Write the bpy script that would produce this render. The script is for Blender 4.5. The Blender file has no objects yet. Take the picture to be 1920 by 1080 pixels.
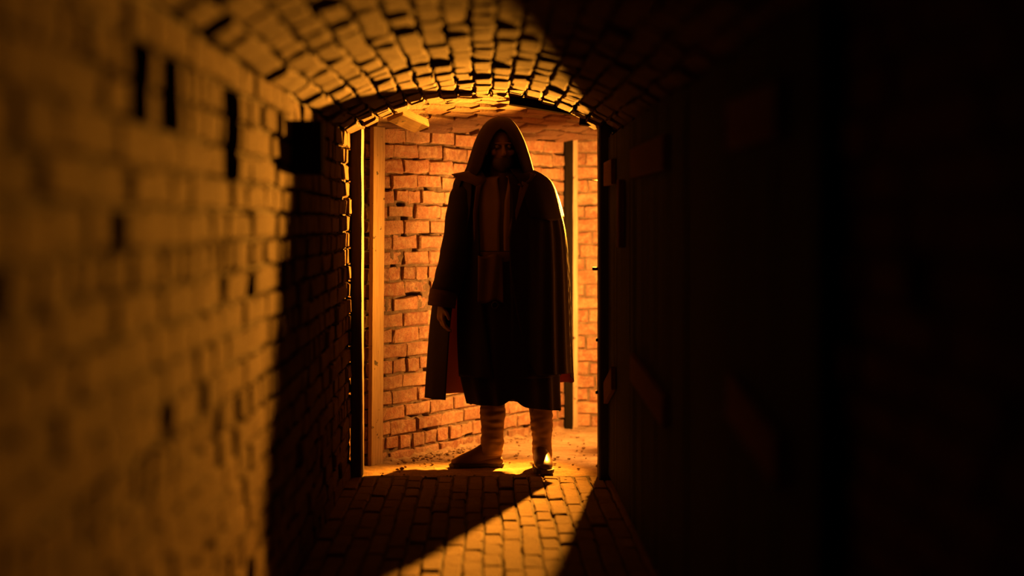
import bpy, bmesh, math, random
from mathutils import Vector, Matrix, Euler, noise

random.seed(11)
sc = bpy.context.scene
COL = sc.collection
PI = math.pi

# ------------------------------------------------------------------ camera
EYE = 1.30                 # eye height, metres; x right, y into the passage, z up
FPX, VX, VY = 3600.0, 905.0, 415.0
cam = bpy.data.cameras.new('camera')
cam.sensor_width = 36.0
cam.lens = FPX / 1920 * 36
cam.shift_x = (960 - VX) / 1920
cam.shift_y = -(540 - VY) / 1920
cam.clip_start = 0.05
cam.dof.use_dof = True
cam.dof.focus_distance = 9.95
cam.dof.aperture_fstop = 1.05
camo = bpy.data.objects.new('camera', cam)
camo.location = (0, 0, EYE)
camo.rotation_euler = (PI / 2, 0, 0)
COL.objects.link(camo)
sc.camera = camo

# ------------------------------------------------------------------ world and light
w = bpy.data.worlds.new('world')
sc.world = w
w.use_nodes = True
w.node_tree.nodes['Background'].inputs[0].default_value = (0.55, 0.42, 0.5, 1)
w.node_tree.nodes['Background'].inputs[1].default_value = 0.0005
vs = sc.view_settings
vs.view_transform = 'Standard'
vs.look = 'None'
vs.exposure = 0.0
vs.gamma = 1.0
vs.use_curve_mapping = False

LAMP = Vector((0.775, 11.35, 1.49))       # film lamp hidden behind the right jamb
LAMP_AIM = LAMP + Vector((-math.sin(math.radians(26)), -math.cos(math.radians(26.5)), -.15))
LAMP_COL = (1.0, 0.41, 0.075)
LAMP_W = 6000
LAMP_CONE = 50
sp = bpy.data.lights.new('film_lamp_beam', 'SPOT')
sp.energy = LAMP_W
sp.color = (1.0, 0.325, 0.022)
sp.spot_size = math.radians(LAMP_CONE)
sp.spot_blend = 1.0
sp.shadow_soft_size = 0.022
spo = bpy.data.objects.new('film_lamp_beam', sp)
spo.location = LAMP
spo.rotation_euler = (LAMP_AIM - LAMP).to_track_quat('-Z', 'Y').to_euler()
spo.scale = (1, 2.4, 1)                  # cone stretched taller than wide to reach floor and vault
COL.objects.link(spo)
LANTERN = Vector((0.80, 10.78, 0.97))    # unseen fill light added for the cellar room, behind the jamb
FILL_LANTERN_E = 13000

# ------------------------------------------------------------------ helpers
def hit(px, py, Y):
    """measured photo point -> metres at depth Y"""
    return Vector(((px - VX) * Y / FPX, Y, EYE - (py - VY) * Y / FPX))

def screen(p):
    if p.y < 0.3:
        return None
    return (VX + p.x / p.y * FPX, VY - (p.z - EYE) / p.y * FPX)

def tag(o, label=None, cat=None, group=None, kind=None):
    if label: o['label'] = label
    if cat: o['category'] = cat
    if group: o['group'] = group
    if kind: o['kind'] = kind
    return o

def link(name, me, m=None, parent=None, smooth=False):
    o = bpy.data.objects.new(name, me)
    COL.objects.link(o)
    if m is not None and not me.materials:
        for k in (m if isinstance(m, (list, tuple)) else [m]):
            me.materials.append(k)
    if smooth:
        me.polygons.foreach_set('use_smooth', [True] * len(me.polygons))
    if parent: o.parent = parent
    return o

def empty(name, loc=(0, 0, 0)):
    o = bpy.data.objects.new(name, None)
    o.location = loc
    COL.objects.link(o)
    return o

def mesh(name, v, f):
    me = bpy.data.meshes.new(name)
    me.from_pydata([tuple(p) for p in v], [], f)
    me.update()
    return me

def from_bm(name, bm):
    me = bpy.data.meshes.new(name)
    bm.normal_update()
    bm.to_mesh(me)
    bm.free()
    return me

def bm_box(bm, size, M=Matrix(), bev=0.0, jit=0.0, rnd=None):
    r = bmesh.ops.create_cube(bm, size=1.0)
    vs_ = r['verts']
    for v in vs_:
        v.co = Vector((v.co.x * size[0], v.co.y * size[1], v.co.z * size[2]))
    if bev:
        es = set(e for v in vs_ for e in v.link_edges)
        r2 = bmesh.ops.bevel(bm, geom=list(es), offset=bev, segments=1, affect='EDGES', profile=.5)
        vs_ = list(set(v for f in r2['faces'] for v in f.verts))
    for v in vs_:
        if jit:
            rr = rnd or random
            v.co += Vector((rr.uniform(-jit, jit), rr.uniform(-jit, jit), rr.uniform(-jit, jit)))
        v.co = M @ v.co

def box_obj(name, lo, hi, m, parent=None, bev=0.004, rot=None, jit=0.0):
    lo, hi = Vector(lo), Vector(hi)
    bm = bmesh.new()
    M = Matrix.Translation((lo + hi) / 2)
    if rot: M = M @ Euler(rot).to_matrix().to_4x4()
    bm_box(bm, hi - lo, M, bev, jit)
    return link(name, from_bm(name, bm), m, parent)

def rough_plank(name, size, m, loc, rot, parent=None, seed=0, seg=14, amp=0.003):
    """a sawn timber: long axis z, worn edges"""
    rnd = random.Random(seed)
    sx, sy, sz = size
    c = min(sx, sy) * .12
    prof = [(-sx/2+c, -sy/2), (sx/2-c, -sy/2), (sx/2, -sy/2+c), (sx/2, sy/2-c), (sx/2-c, sy/2), (-sx/2+c, sy/2), (-sx/2, sy/2-c), (-sx/2, -sy/2+c)]
    v, f = [], []
    for i in range(seg + 1):
        z = -sz/2 + sz * i / seg
        for (a, b) in prof:
            n = noise.noise(Vector((a * 8 + seed, b * 8, z * 5))) * amp + rnd.uniform(-amp, amp) * .35
            v.append((a + n, b + n * .7, z))
    n = len(prof)
    for i in range(seg):
        for j in range(n):
            f.append((i*n+j, i*n+(j+1) % n, (i+1)*n+(j+1) % n, (i+1)*n+j))
    f.append(tuple(range(n))[::-1]); f.append(tuple(range(seg*n, seg*n+n)))
    o = link(name, mesh(name, v, f), m, parent)
    o.location = loc
    o.rotation_euler = rot
    return o

# ------------------------------------------------------------------ materials
def newmat(name):
    m = bpy.data.materials.new(name)
    m.use_nodes = True
    nt = m.node_tree
    b = nt.nodes['Principled BSDF']
    return m, nt, b

def N(nt, t, **kw):
    n = nt.nodes.new(t)
    for k, v in kw.items(): setattr(n, k, v)
    return n

def ramp(nt, fac, stops):
    r = N(nt, 'ShaderNodeValToRGB')
    e = r.color_ramp.elements
    while len(e) < len(stops): e.new(.5)
    for el, (p, c) in zip(e, stops):
        el.position = p; el.color = (*c, 1)
    nt.links.new(fac, r.inputs[0])
    return r.outputs[0]

def noise_n(nt, vec, scale, detail=4, rough=.6):
    n = N(nt, 'ShaderNodeTexNoise')
    n.inputs['Scale'].default_value = scale
    n.inputs['Detail'].default_value = detail
    n.inputs['Roughness'].default_value = rough
    if vec is not None: nt.links.new(vec, n.inputs['Vector'])
    return n.outputs['Fac']

def mixc(nt, fac, a, b, blend='MIX'):
    m = N(nt, 'ShaderNodeMix', data_type='RGBA', blend_type=blend)
    for sock, v in ((m.inputs[0], fac), (m.inputs[6], a), (m.inputs[7], b)):
        if isinstance(v, (int, float)): sock.default_value = v
        elif isinstance(v, tuple): sock.default_value = (*v, 1)
        else: nt.links.new(v, sock)
    return m.outputs[2]

def bump(nt, b, hs):
    prev = None
    for h, st, d in hs:
        n = N(nt, 'ShaderNodeBump')
        n.inputs['Strength'].default_value = st
        n.inputs['Distance'].default_value = d
        nt.links.new(h, n.inputs['Height'])
        if prev: nt.links.new(prev, n.inputs['Normal'])
        prev = n.outputs[0]
    nt.links.new(prev, b.inputs['Normal'])

def brick_mat(name, tones, dust=(.62, .5, .38), dust_amt=.5, soot=.0, spec=.2):
    m, nt, b = newmat(name)
    L = nt.links
    oi = N(nt, 'ShaderNodeObjectInfo'); ge = N(nt, 'ShaderNodeNewGeometry')
    ad = N(nt, 'ShaderNodeMath', operation='ADD'); fr = N(nt, 'ShaderNodeMath', operation='FRACT')
    L.new(oi.outputs['Random'], ad.inputs[0]); L.new(ge.outputs['Random Per Island'], ad.inputs[1]); L.new(ad.outputs[0], fr.inputs[0])
    base = ramp(nt, fr.outputs[0], tones)
    pos = ge.outputs['Position']
    n1 = noise_n(nt, pos, 28, 5, .65)
    n2 = noise_n(nt, pos, 130, 4, .7)
    n3 = noise_n(nt, pos, 5.0, 4, .6)
    c = mixc(nt, ramp(nt, n1, [(.42, (0, 0, 0)), (.68, (dust_amt,)*3)]), base, dust)
    c = mixc(nt, ramp(nt, n2, [(.35, (.55,)*3), (.52, (0, 0, 0))]), c, (.05, .03, .02))
    c = mixc(nt, ramp(nt, n3, [(.35, (.45 + soot,)*3), (.6, (0, 0, 0))]), c, (.10, .055, .03))
    L.new(c, b.inputs['Base Color'])
    b.inputs['Roughness'].default_value = .9
    b.inputs['Specular IOR Level'].default_value = spec
    mp = N(nt, 'ShaderNodeMapping'); mp.inputs['Scale'].default_value = (60, 60, 14)
    L.new(pos, mp.inputs[0])
    n4 = noise_n(nt, mp.outputs[0], 1.0, 4, .7)
    bump(nt, b, [(n1, .8, .010), (n4, .45, .005), (n2, .6, .003)])
    return m

def mineral_mat(name, c1, c2, s1=12, s2=90, bd=.006, rough=.95, bs=.6):
    m, nt, b = newmat(name)
    pos = N(nt, 'ShaderNodeNewGeometry').outputs['Position']
    a = noise_n(nt, pos, s1, 5, .6); d = noise_n(nt, pos, s2, 5, .7)
    c = mixc(nt, ramp(nt, a, [(.35, (0, 0, 0)), (.65, (1, 1, 1))]), c1, c2)
    c = mixc(nt, ramp(nt, d, [(.3, (.6,)*3), (.5, (0, 0, 0))]), c, tuple(x * .3 for x in c1))
    nt.links.new(c, b.inputs['Base Color'])
    b.inputs['Roughness'].default_value = rough
    b.inputs['Specular IOR Level'].default_value = .2
    bump(nt, b, [(a, bs, bd), (d, bs, bd * .4)])
    return m

def wood_mat(name, c1, c2, rough=.75, spots=0.0):
    m, nt, b = newmat(name)
    tc = N(nt, 'ShaderNodeTexCoord')
    mp = N(nt, 'ShaderNodeMapping'); mp.inputs['Scale'].default_value = (30, 30, 1.6)
    nt.links.new(tc.outputs['Object'], mp.inputs[0])
    g = noise_n(nt, mp.outputs[0], 3.0, 6, .65)
    h = noise_n(nt, tc.outputs['Object'], 24, 3, .5)
    c = mixc(nt, ramp(nt, g, [(.35, (0, 0, 0)), (.65, (1, 1, 1))]), c1, c2)
    if spots:
        c = mixc(nt, ramp(nt, h, [(.66, (0, 0, 0)), (.71, (spots,)*3)]), c, (.02, .012, .008))
    nt.links.new(c, b.inputs['Base Color'])
    b.inputs['Roughness'].default_value = rough
    b.inputs['Specular IOR Level'].default_value = .3
    bump(nt, b, [(g, .5, .003)])
    return m

def cloth_mat(name, c, c2=None, rough=.85, sheen=.3, trans=0.0, tcol=None, weave=420, spec=.2):
    m, nt, b = newmat(name)
    tc = N(nt, 'ShaderNodeTexCoord')
    a = noise_n(nt, tc.outputs['Object'], 9, 4, .6)
    d = noise_n(nt, tc.outputs['Object'], weave, 2, .5)
    col = mixc(nt, a, c, c2 or tuple(x * .6 for x in c))
    nt.links.new(col, b.inputs['Base Color'])
    b.inputs['Roughness'].default_value = rough
    b.inputs['Sheen Weight'].default_value = sheen * .15
    b.inputs['Sheen Tint'].default_value = (*c, 1)
    b.inputs['Specular IOR Level'].default_value = spec
    bump(nt, b, [(a, .3, .01), (d, .25, .001)])
    if trans:
        t = N(nt, 'ShaderNodeBsdfTranslucent'); t.inputs[0].default_value = (*tcol, 1)
        mx = N(nt, 'ShaderNodeMixShader'); mx.inputs[0].default_value = trans
        nt.links.new(b.outputs[0], mx.inputs[1]); nt.links.new(t.outputs[0], mx.inputs[2])
        nt.links.new(mx.outputs[0], nt.nodes['Material Output'].inputs[0])
    return m

def plain(name, c, rough=.5, metal=0.0, spec=.5):
    m, nt, b = newmat(name)
    tc = N(nt, 'ShaderNodeTexCoord')
    a = noise_n(nt, tc.outputs['Object'], 30, 4, .6)
    nt.links.new(mixc(nt, a, c, tuple(x * .7 for x in c)), b.inputs['Base Color'])
    b.inputs['Roughness'].default_value = rough
    b.inputs['Metallic'].default_value = metal
    b.inputs['Specular IOR Level'].default_value = spec
    bump(nt, b, [(a, .2, .002)])
    return m

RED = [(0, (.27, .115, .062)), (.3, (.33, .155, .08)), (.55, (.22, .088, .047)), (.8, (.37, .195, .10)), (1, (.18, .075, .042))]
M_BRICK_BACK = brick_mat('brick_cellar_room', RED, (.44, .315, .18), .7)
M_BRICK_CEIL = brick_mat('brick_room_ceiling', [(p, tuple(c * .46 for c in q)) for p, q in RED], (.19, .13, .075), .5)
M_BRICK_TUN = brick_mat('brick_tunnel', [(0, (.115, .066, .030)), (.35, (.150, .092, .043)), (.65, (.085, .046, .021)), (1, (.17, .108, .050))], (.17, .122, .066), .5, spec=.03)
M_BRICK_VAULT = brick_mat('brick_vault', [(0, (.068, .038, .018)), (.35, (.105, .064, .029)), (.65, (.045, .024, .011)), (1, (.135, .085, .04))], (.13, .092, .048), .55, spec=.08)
M_BRICK_FLOOR = brick_mat('brick_floor', [(0, (.135, .078, .036)), (.5, (.17, .108, .052)), (1, (.10, .057, .026))], (.17, .118, .064), .75, spec=.1)
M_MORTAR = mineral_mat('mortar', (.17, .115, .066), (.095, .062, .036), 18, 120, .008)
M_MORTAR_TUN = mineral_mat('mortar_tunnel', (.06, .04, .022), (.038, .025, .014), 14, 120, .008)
M_DIRT = mineral_mat('dirt', (.33, .225, .13), (.21, .135, .07), 9, 70, .010)
M_SAND_JOINT = mineral_mat('sand_joint', (.05, .034, .018), (.034, .022, .012), 14, 120, .006)
M_WOOD_PALE = wood_mat('wood_pale', (.42, .30, .18), (.29, .19, .10), .8, .9)
M_WOOD_BROWN = wood_mat('wood_brown', (.34, .21, .12), (.22, .13, .07))
M_WOOD_DARK = wood_mat('wood_tarred', (.030, .026, .022), (.018, .016, .014), .8)
M_WOOD_FRAME = wood_mat('wood_frame', (.085, .055, .034), (.05, .032, .02))
M_WOOD_BLACK = wood_mat('wood_black', (.012, .009, .006), (.008, .006, .004), 1.0)
M_WOOD_BLACK.node_tree.nodes['Principled BSDF'].inputs['Specular IOR Level'].default_value = 0
M_WOOD_BLOCK = wood_mat('wood_block', (.42, .29, .165), (.30, .20, .11), .85, .9)
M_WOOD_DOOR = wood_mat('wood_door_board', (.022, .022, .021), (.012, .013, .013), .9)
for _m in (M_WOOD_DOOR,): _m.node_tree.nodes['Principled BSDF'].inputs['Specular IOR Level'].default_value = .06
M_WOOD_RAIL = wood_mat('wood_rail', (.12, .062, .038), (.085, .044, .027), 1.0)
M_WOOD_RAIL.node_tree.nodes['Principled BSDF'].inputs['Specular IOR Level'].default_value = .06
M_IRON = plain('iron', (.03, .028, .026), .55, .6)
M_SKIN = plain('skin', (.15, .078, .045), .55, 0, .4)
M_EYE = plain('eye', (.16, .12, .10), .3)
M_HAIR = plain('hair', (.035, .02, .012), .7)
M_CLOAK = cloth_mat('cloak_cloth', (.013, .0062, .0035), (.008, .004, .0024), .62, .1, .03, (.22, .06, .02), spec=.13)
M_LINING = cloth_mat('cloak_lining', (.20, .07, .03), (.14, .048, .02), .8, .2, .35, (.75, .22, .07))
M_HOOD = cloth_mat('hood_cloth', (.018, .009, .005), (.012, .006, .0035), .75, .1, spec=.12)
M_COAT = cloth_mat('coat_cloth', (.012, .006, .004), (.008, .005, .003), .8, .15)
M_ROBE = cloth_mat('robe_cloth', (.013, .006, .004), (.009, .005, .003), .8, .15)
M_LAPEL = cloth_mat('lapel_cloth', (.055, .03, .015), (.038, .021, .011), .8, .2)
M_SHIRT = cloth_mat('shirt_linen', (.17, .11, .065), (.13, .085, .05), .9, .2, weave=300)
M_SASH = cloth_mat('sash_linen', (.085, .052, .03), (.06, .038, .022), .9, .2)
M_WRAP = cloth_mat('leg_wrap_linen', (.34, .225, .13), (.25, .16, .09), .9, .2)
M_LEATHER = plain('shoe_leather', (.10, .055, .03), .33, 0, .6)
M_LEATHER_MATT = plain('shoe_suede', (.16, .085, .045), .7, 0, .35)
M_SOLE = plain('shoe_sole', (.05, .03, .02), .7)

# ------------------------------------------------------------------ brickwork
def brick_mesh(name, L, H, D, seed, mats, rough=.0035):
    """one brick, face at z=0 towards +z, x along, y up; worn arrises, about 50 triangles"""
    r = random.Random(seed)
    c = .006
    xs = [-L/2, -L/2 + c, r.uniform(-.2, .2) * L, L/2 - c, L/2]
    ys = [-H/2, -H/2 + c, H/2 - c, H/2]
    v, f, idx = [], [], {}
    for j, y in enumerate(ys):
        for i, x in enumerate(xs):
            edge = i in (0, 4) or j in (0, 3)
            corner = i in (0, 4) and j in (0, 3)
            z = -c if edge else 0
            if corner: z = -c * r.uniform(1.2, 2.6)
            elif edge and r.random() < .12: z = -c * r.uniform(1.5, 3)
            q = rough if edge else rough * .7
            idx[i, j] = len(v)
            v.append((x * (.985 if corner else 1) + r.uniform(-q, q) * .8, y + r.uniform(-q, q) * .8, z + r.uniform(-q, q) * .6))
    for j in range(3):
        for i in range(4):
            f.append((idx[i, j], idx[i+1, j], idx[i+1, j+1], idx[i, j+1]))
    per = [(i, 0) for i in range(5)] + [(4, j) for j in (1, 2, 3)] + [(i, 3) for i in (3, 2, 1, 0)] + [(0, j) for j in (2, 1)]
    k0 = len(v)
    for (i, j) in per:
        a = v[idx[i, j]]
        v.append((a[0], a[1], -D))
    n = len(per)
    for k in range(n):
        a, b2 = idx[per[k]], idx[per[(k+1) % n]]
        f.append((b2, a, k0 + k, k0 + (k+1) % n))
    me = mesh(name, v, f)
    me.materials.append(mats)
    return me

def brick_set(tagname, L, H, D, mat, n=7, rough=.0035):
    return [brick_mesh('brick_' + tagname, L, H, D, hash((tagname, k)) % 9999 if False else 100 * len(tagname) + k, mat, rough) for k in range(n)]

def join_bricks(name, items, parent, mat):
    v, f = [], []
    for me, M in items:
        o = len(v)
        v += [tuple(M @ p.co) for p in me.vertices]
        f += [tuple(o + i for i in p.vertices) for p in me.polygons]
    j = link(name, mesh(name, v, f), mat, parent)
    j['kind'] = 'stuff'
    return j

def area_on_screen(M, L, H):
    q = [screen(M @ Vector((a * L / 2, b * H / 2, 0))) for a, b in ((-1, -1), (1, -1), (1, 1), (-1, 1))]
    if any(p is None for p in q): return 0
    cx = sum(p[0] for p in q) / 4; cy = sum(p[1] for p in q) / 4
    if not (0 <= cx <= 1920 and 0 <= cy <= 1080): return 0
    return abs(sum(q[i][0] * q[(i+1) % 4][1] - q[(i+1) % 4][0] * q[i][1] for i in range(4))) / 2

def place_bricks(parent, items, mat, limit=300, stuffname='brickwork_remainder'):
    """items: (mesh, matrix, L, H). The largest on screen become objects, the rest one joined part."""
    if len(items) > limit:
        items = sorted(items, key=lambda t: -area_on_screen(t[1], t[2], t[3]))
    for me, M, L, H in items[:limit]:
        o = bpy.data.objects.new('brick', me)
        o.matrix_world = M
        o.parent = parent
        COL.objects.link(o)
    if len(items) > limit:
        join_bricks(stuffname, [(me, M) for me, M, _, _ in items[limit:]], parent, mat)

def courses(u0, u1, v0, v1, ch, L, joint, rnd, header_rows=(), hl=.115, gaps=(), jit=.012, stagger=.5):
    """yield (u, v, length) of every brick; gaps are (u0,u1,v0,v1) left open"""
    k = 0
    v = v0
    while v + ch * .6 < v1:
        vc = v + ch / 2
        bl = hl if k in header_rows else L
        cuts = [(g[0], g[1]) for g in gaps if g[2] < vc < g[3]]
        spans, a = [], u0
        for g in sorted(cuts):
            spans.append((a, g[0])); a = g[1]
        spans.append((a, u1))
        off = (k % 2) * stagger * (bl + joint) + rnd.uniform(-jit, jit) * 2
        for s0, s1 in spans:
            u = u0 - bl + off if s0 == u0 else s0
            start = u0 - (bl + joint) + off
            while start + bl < s0 + .02: start += bl + joint
            u = start
            while u < s1 - .015:
                lo, hi = max(u, s0), min(u + bl + rnd.uniform(-jit, jit) * .5, s1)
                if hi - lo > .03:
                    yield ((lo + hi) / 2, vc, hi - lo, bl)
                u += bl + joint
        v += ch
        k += 1

def frame_matrix(p, ex, ey, en):
    M = Matrix.Identity(4)
    for i, a in enumerate((ex, ey, en)):
        for r in range(3): M[r][i] = a[r]
    M.translation = p
    return M

def build_wall(parent, mapf, sets, u0, u1, v0, v1, ch, L, H, joint, seed, mat, header_rows=(), gaps=(), push=.003, limit=300, tilt=.012, missing=0.0, stagger=.5, wave=0.0, chip=None):
    rnd = random.Random(seed)
    items = []
    for u, v, ln, bl in courses(u0, u1, v0, v1, ch, L, joint, rnd, header_rows, gaps=gaps, stagger=stagger):
        if rnd.random() < missing: continue
        vv = v + wave * noise.noise(Vector((u * 1.3, v * .9, seed)))
        p, ex, ey, en = mapf(u, vv)
        worn = chip is not None and noise.noise(Vector((u * 9, (v - .04) * 14, chip + 9))) > .30
        if worn: p = p + ey * .005
        use = sets[0] if bl == L else sets[1]
        me = rnd.choice(use)
        d = rnd.gauss(0, push)
        if rnd.random() < .03: d += push * 2.5
        M = frame_matrix(p + en * d, ex, ey, en) @ Euler((rnd.gauss(0, tilt), rnd.gauss(0, tilt * .6), rnd.gauss(0, tilt * .6))).to_matrix().to_4x4()
        s = ln / bl
        flip = rnd.random() < .5
        M = M @ Matrix.Diagonal((s, rnd.uniform(.96, 1.03) * (.87 if worn else 1), 1, 1))
        if flip: M = M @ Matrix.Rotation(PI, 4, 'Z')
        items.append((me, M, bl, H))
    place_bricks(parent, items, mat, limit)

def mortar_grid(name, mapf, u0, u1, v0, v1, du, dv, depth, amp, mat, parent=None, gaps=(), hole=.0, seed=0):
    """uneven bed of mortar behind the brick faces"""
    us, vs_ = [], []
    cu = sorted(set([u0, u1] + [g[0] for g in gaps] + [g[1] for g in gaps]))
    cv = sorted(set([v0, v1] + [g[2] for g in gaps] + [g[3] for g in gaps]))
    def fill(c, d):
        out = []
        for a, b in zip(c[:-1], c[1:]):
            n = max(1, int(round((b - a) / d)))
            out += [a + (b - a) * i / n for i in range(n)]
        return out + [c[-1]]
    us, vs_ = fill(cu, du), fill(cv, dv)
    V, F = [], []
    for v in vs_:
        for u in us:
            p, ex, ey, en = mapf(u, v)
            n = noise.noise(Vector((u * 22, v * 22, seed))) * amp + noise.noise(Vector((u * 70, v * 70, seed + 5))) * amp * .5
            h = noise.noise(Vector((u * 9, v * 14, seed + 9)))
            if h > .34: n -= hole * min(1, (h - .34) * 8)
            V.append(p + en * (-depth + n))
    W = len(us)
    for j in range(len(vs_) - 1):
        for i in range(W - 1):
            uc, vc = (us[i] + us[i+1]) / 2, (vs_[j] + vs_[j+1]) / 2
            if any(g[0] < uc < g[1] and g[2] < vc < g[3] for g in gaps): continue
            F.append((j*W+i, j*W+i+1, (j+1)*W+i+1, (j+1)*W+i))
    return link(name, mesh(name, V, F), mat, parent, smooth=True)

X3 = Vector((1, 0, 0)); Y3 = Vector((0, 1, 0)); Z3 = Vector((0, 0, 1))
WX = 0.67                       # half width of the passage
SPRING, CROWN = 1.74, 1.94
RV = (WX * WX + (CROWN - SPRING) ** 2) / (2 * (CROWN - SPRING))
ZC = CROWN - RV
HALF = math.asin(WX / RV)
TEND = 9.82                     # where the tunnel opens into the lit room
NEAR = 1.4

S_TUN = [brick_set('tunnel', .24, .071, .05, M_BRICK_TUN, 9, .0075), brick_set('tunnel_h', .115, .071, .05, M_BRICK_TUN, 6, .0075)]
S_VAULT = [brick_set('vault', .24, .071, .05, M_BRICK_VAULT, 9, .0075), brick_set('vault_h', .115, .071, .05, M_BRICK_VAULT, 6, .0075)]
S_BACK = [brick_set('back', .24, .071, .05, M_BRICK_BACK, 14, .0075), brick_set('back_h', .115, .071, .05, M_BRICK_BACK, 10, .0075)]
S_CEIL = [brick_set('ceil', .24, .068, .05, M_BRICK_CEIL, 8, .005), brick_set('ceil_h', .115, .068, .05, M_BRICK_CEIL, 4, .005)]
S_FLOOR = [brick_set('floor', .24, .068, .05, M_BRICK_FLOOR, 8, .0035), brick_set('floor_h', .115, .068, .05, M_BRICK_FLOOR, 4, .0035)]

# left tunnel wall: u = depth reversed so that ex x ey = en points into the passage (+x)
def map_left(u, v): return Vector((-WX, u, v)), Y3.copy(), Z3.copy(), X3.copy()
def map_right(u, v): return Vector((WX + .02, -u, v)), -Y3, Z3.copy(), -X3
def map_vault(u, v):
    a = v / RV                    # arc from the crown, + to the right
    n = Vector((-math.sin(a), 0, -math.cos(a)))
    p = Vector((RV * math.sin(a), u, ZC + RV * math.cos(a)))
    ey = Vector((math.cos(a), 0, -math.sin(a)))
    return p, Y3.copy(), ey, n
# sanity: normal must point down into the passage
assert map_vault(0, 0)[3].z < 0

POCKETS = [(3.62, 3.90, 1.494, 1.660), (4.05, 4.29, 1.494, 1.660), (4.97, 5.31, 1.411, 1.660)]
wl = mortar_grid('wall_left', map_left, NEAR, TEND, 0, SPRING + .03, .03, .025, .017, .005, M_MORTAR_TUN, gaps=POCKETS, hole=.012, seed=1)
tag(wl, 'long brick side wall of the passage, left of the doorway', 'wall', kind='structure')
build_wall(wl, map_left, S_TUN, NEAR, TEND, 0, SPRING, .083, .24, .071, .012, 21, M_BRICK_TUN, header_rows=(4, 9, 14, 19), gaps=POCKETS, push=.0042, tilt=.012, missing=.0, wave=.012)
for k, g in enumerate(POCKETS):   # open beam pockets: a niche behind the missing bricks
    y0, y1, z0, z1 = g
    x0, x1 = -WX - .24, -WX - .006
    v = [(x1, y0, z0), (x1, y1, z0), (x1, y1, z1), (x1, y0, z1), (x0, y0, z0), (x0, y1, z0), (x0, y1, z1), (x0, y0, z1)]
    f = [(4, 5, 6, 7), (0, 1, 5, 4), (3, 7, 6, 2), (0, 4, 7, 3), (1, 2, 6, 5)]
    link('beam_pocket', mesh('beam_pocket', v, f), M_MORTAR_TUN, wl)

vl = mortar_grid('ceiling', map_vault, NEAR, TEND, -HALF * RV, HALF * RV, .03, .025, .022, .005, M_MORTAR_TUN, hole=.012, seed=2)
tag(vl, 'low segmental brick vault over the passage', 'ceiling', kind='structure')
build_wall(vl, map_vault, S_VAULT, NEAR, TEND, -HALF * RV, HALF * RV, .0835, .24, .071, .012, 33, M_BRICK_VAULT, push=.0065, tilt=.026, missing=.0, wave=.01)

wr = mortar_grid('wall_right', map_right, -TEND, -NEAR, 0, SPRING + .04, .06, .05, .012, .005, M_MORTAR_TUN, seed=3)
tag(wr, 'dark brick side wall of the passage behind the boarding on the right', 'wall', kind='structure')
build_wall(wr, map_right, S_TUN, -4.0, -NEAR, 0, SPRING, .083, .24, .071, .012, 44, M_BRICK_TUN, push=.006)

# ---- brick floor of the passage (bricks on edge, running away from the camera)
def map_floor(u, v): return Vector((-v, u, 0)), Y3.copy(), -X3, Z3.copy()
fl = mortar_grid('floor', map_floor, NEAR, TEND + .2, -WX - .1, WX + .1, .04, .03, .010, .003, M_SAND_JOINT, hole=.004, seed=4)
tag(fl, 'worn brick paving of the passage floor', 'floor', kind='structure')
build_wall(fl, map_floor, S_FLOOR, NEAR, TEND - .04, -WX - .02, WX + .02, .0765, .235, .068, .009, 55, M_BRICK_FLOOR, push=.003, tilt=.014, wave=.012)

# ---- lit room behind the doorway: oblique left wall, short end wall, brick ceiling, dirt floor
A0 = Vector((-0.57, 10.24, 0)); A1 = Vector((0.517, 12.0, 0))
AD = (A1 - A0).normalized(); AL = (A1 - A0).length
AN = Vector((AD.y, -AD.x, 0))
def map_back(u, v): return A0 + AD * u + Z3 * v, AD.copy(), Z3.copy(), AN.copy()
wb = mortar_grid('wall_back', map_back, -.12, AL + .1, 0, 1.90, .008, .007, .011, .009, M_MORTAR, hole=.07, seed=6)
tag(wb, 'brightly lit brick wall running obliquely behind the hooded figure', 'wall', kind='structure')
build_wall(wb, map_back, S_BACK, -.10, AL + .05, -.02, 1.86, .0828, .24, .071, .011, 66, M_BRICK_BACK, header_rows=(1, 6, 12, 17), push=.0045, tilt=.018, missing=.0, wave=.016, chip=6)

def map_end(u, v): return Vector((u, 12.08, v)), X3.copy(), Z3.copy(), -Y3
we = mortar_grid('wall_end', map_end, .40, 1.75, 0, 1.95, .015, .012, .010, .005, M_MORTAR, hole=.02, seed=7)
tag(we, 'narrow strip of lit brick end wall right of the dark post', 'wall', kind='structure')
build_wall(we, map_end, S_BACK, .42, 1.30, 0, 1.90, .0825, .24, .071, .011, 77, M_BRICK_BACK, header_rows=(3, 8, 13, 18), push=.004, tilt=.014, wave=.012)

def ceil_h(s): return 1.795 + .175 * math.sin(min(max(s, -.2) / .95, 1) * PI / 2)
def map_ceil(u, v):
    h = ceil_h(v); dh = (ceil_h(v + .01) - ceil_h(v - .01)) / .02
    ey = (-(AN + Z3 * dh)).normalized()        # from crown back towards the wall
    p = A0 + AD * u + AN * v + Z3 * h
    ex = AD.copy()
    return p, ex, -ey, ex.cross(-ey)
if map_ceil(0, .5)[3].z > 0:
    _mc = map_ceil
    def map_ceil(u, v):
        p, ex, ey, en = _mc(u, v)
        return p, -ex, ey, -en
cl = mortar_grid('ceiling_room', map_ceil, -.75, 3.1, -.02, 2.2, .025, .02, .012, .006, M_MORTAR, hole=.02, seed=8)
tag(cl, 'low curved brick ceiling over the lit room', 'ceiling', kind='structure')
build_wall(cl, map_ceil, S_CEIL, -.6, 2.45, 0, 1.30, .082, .24, .068, .013, 88, M_BRICK_CEIL, push=.008, tilt=.035, missing=.0, wave=.012)

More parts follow.
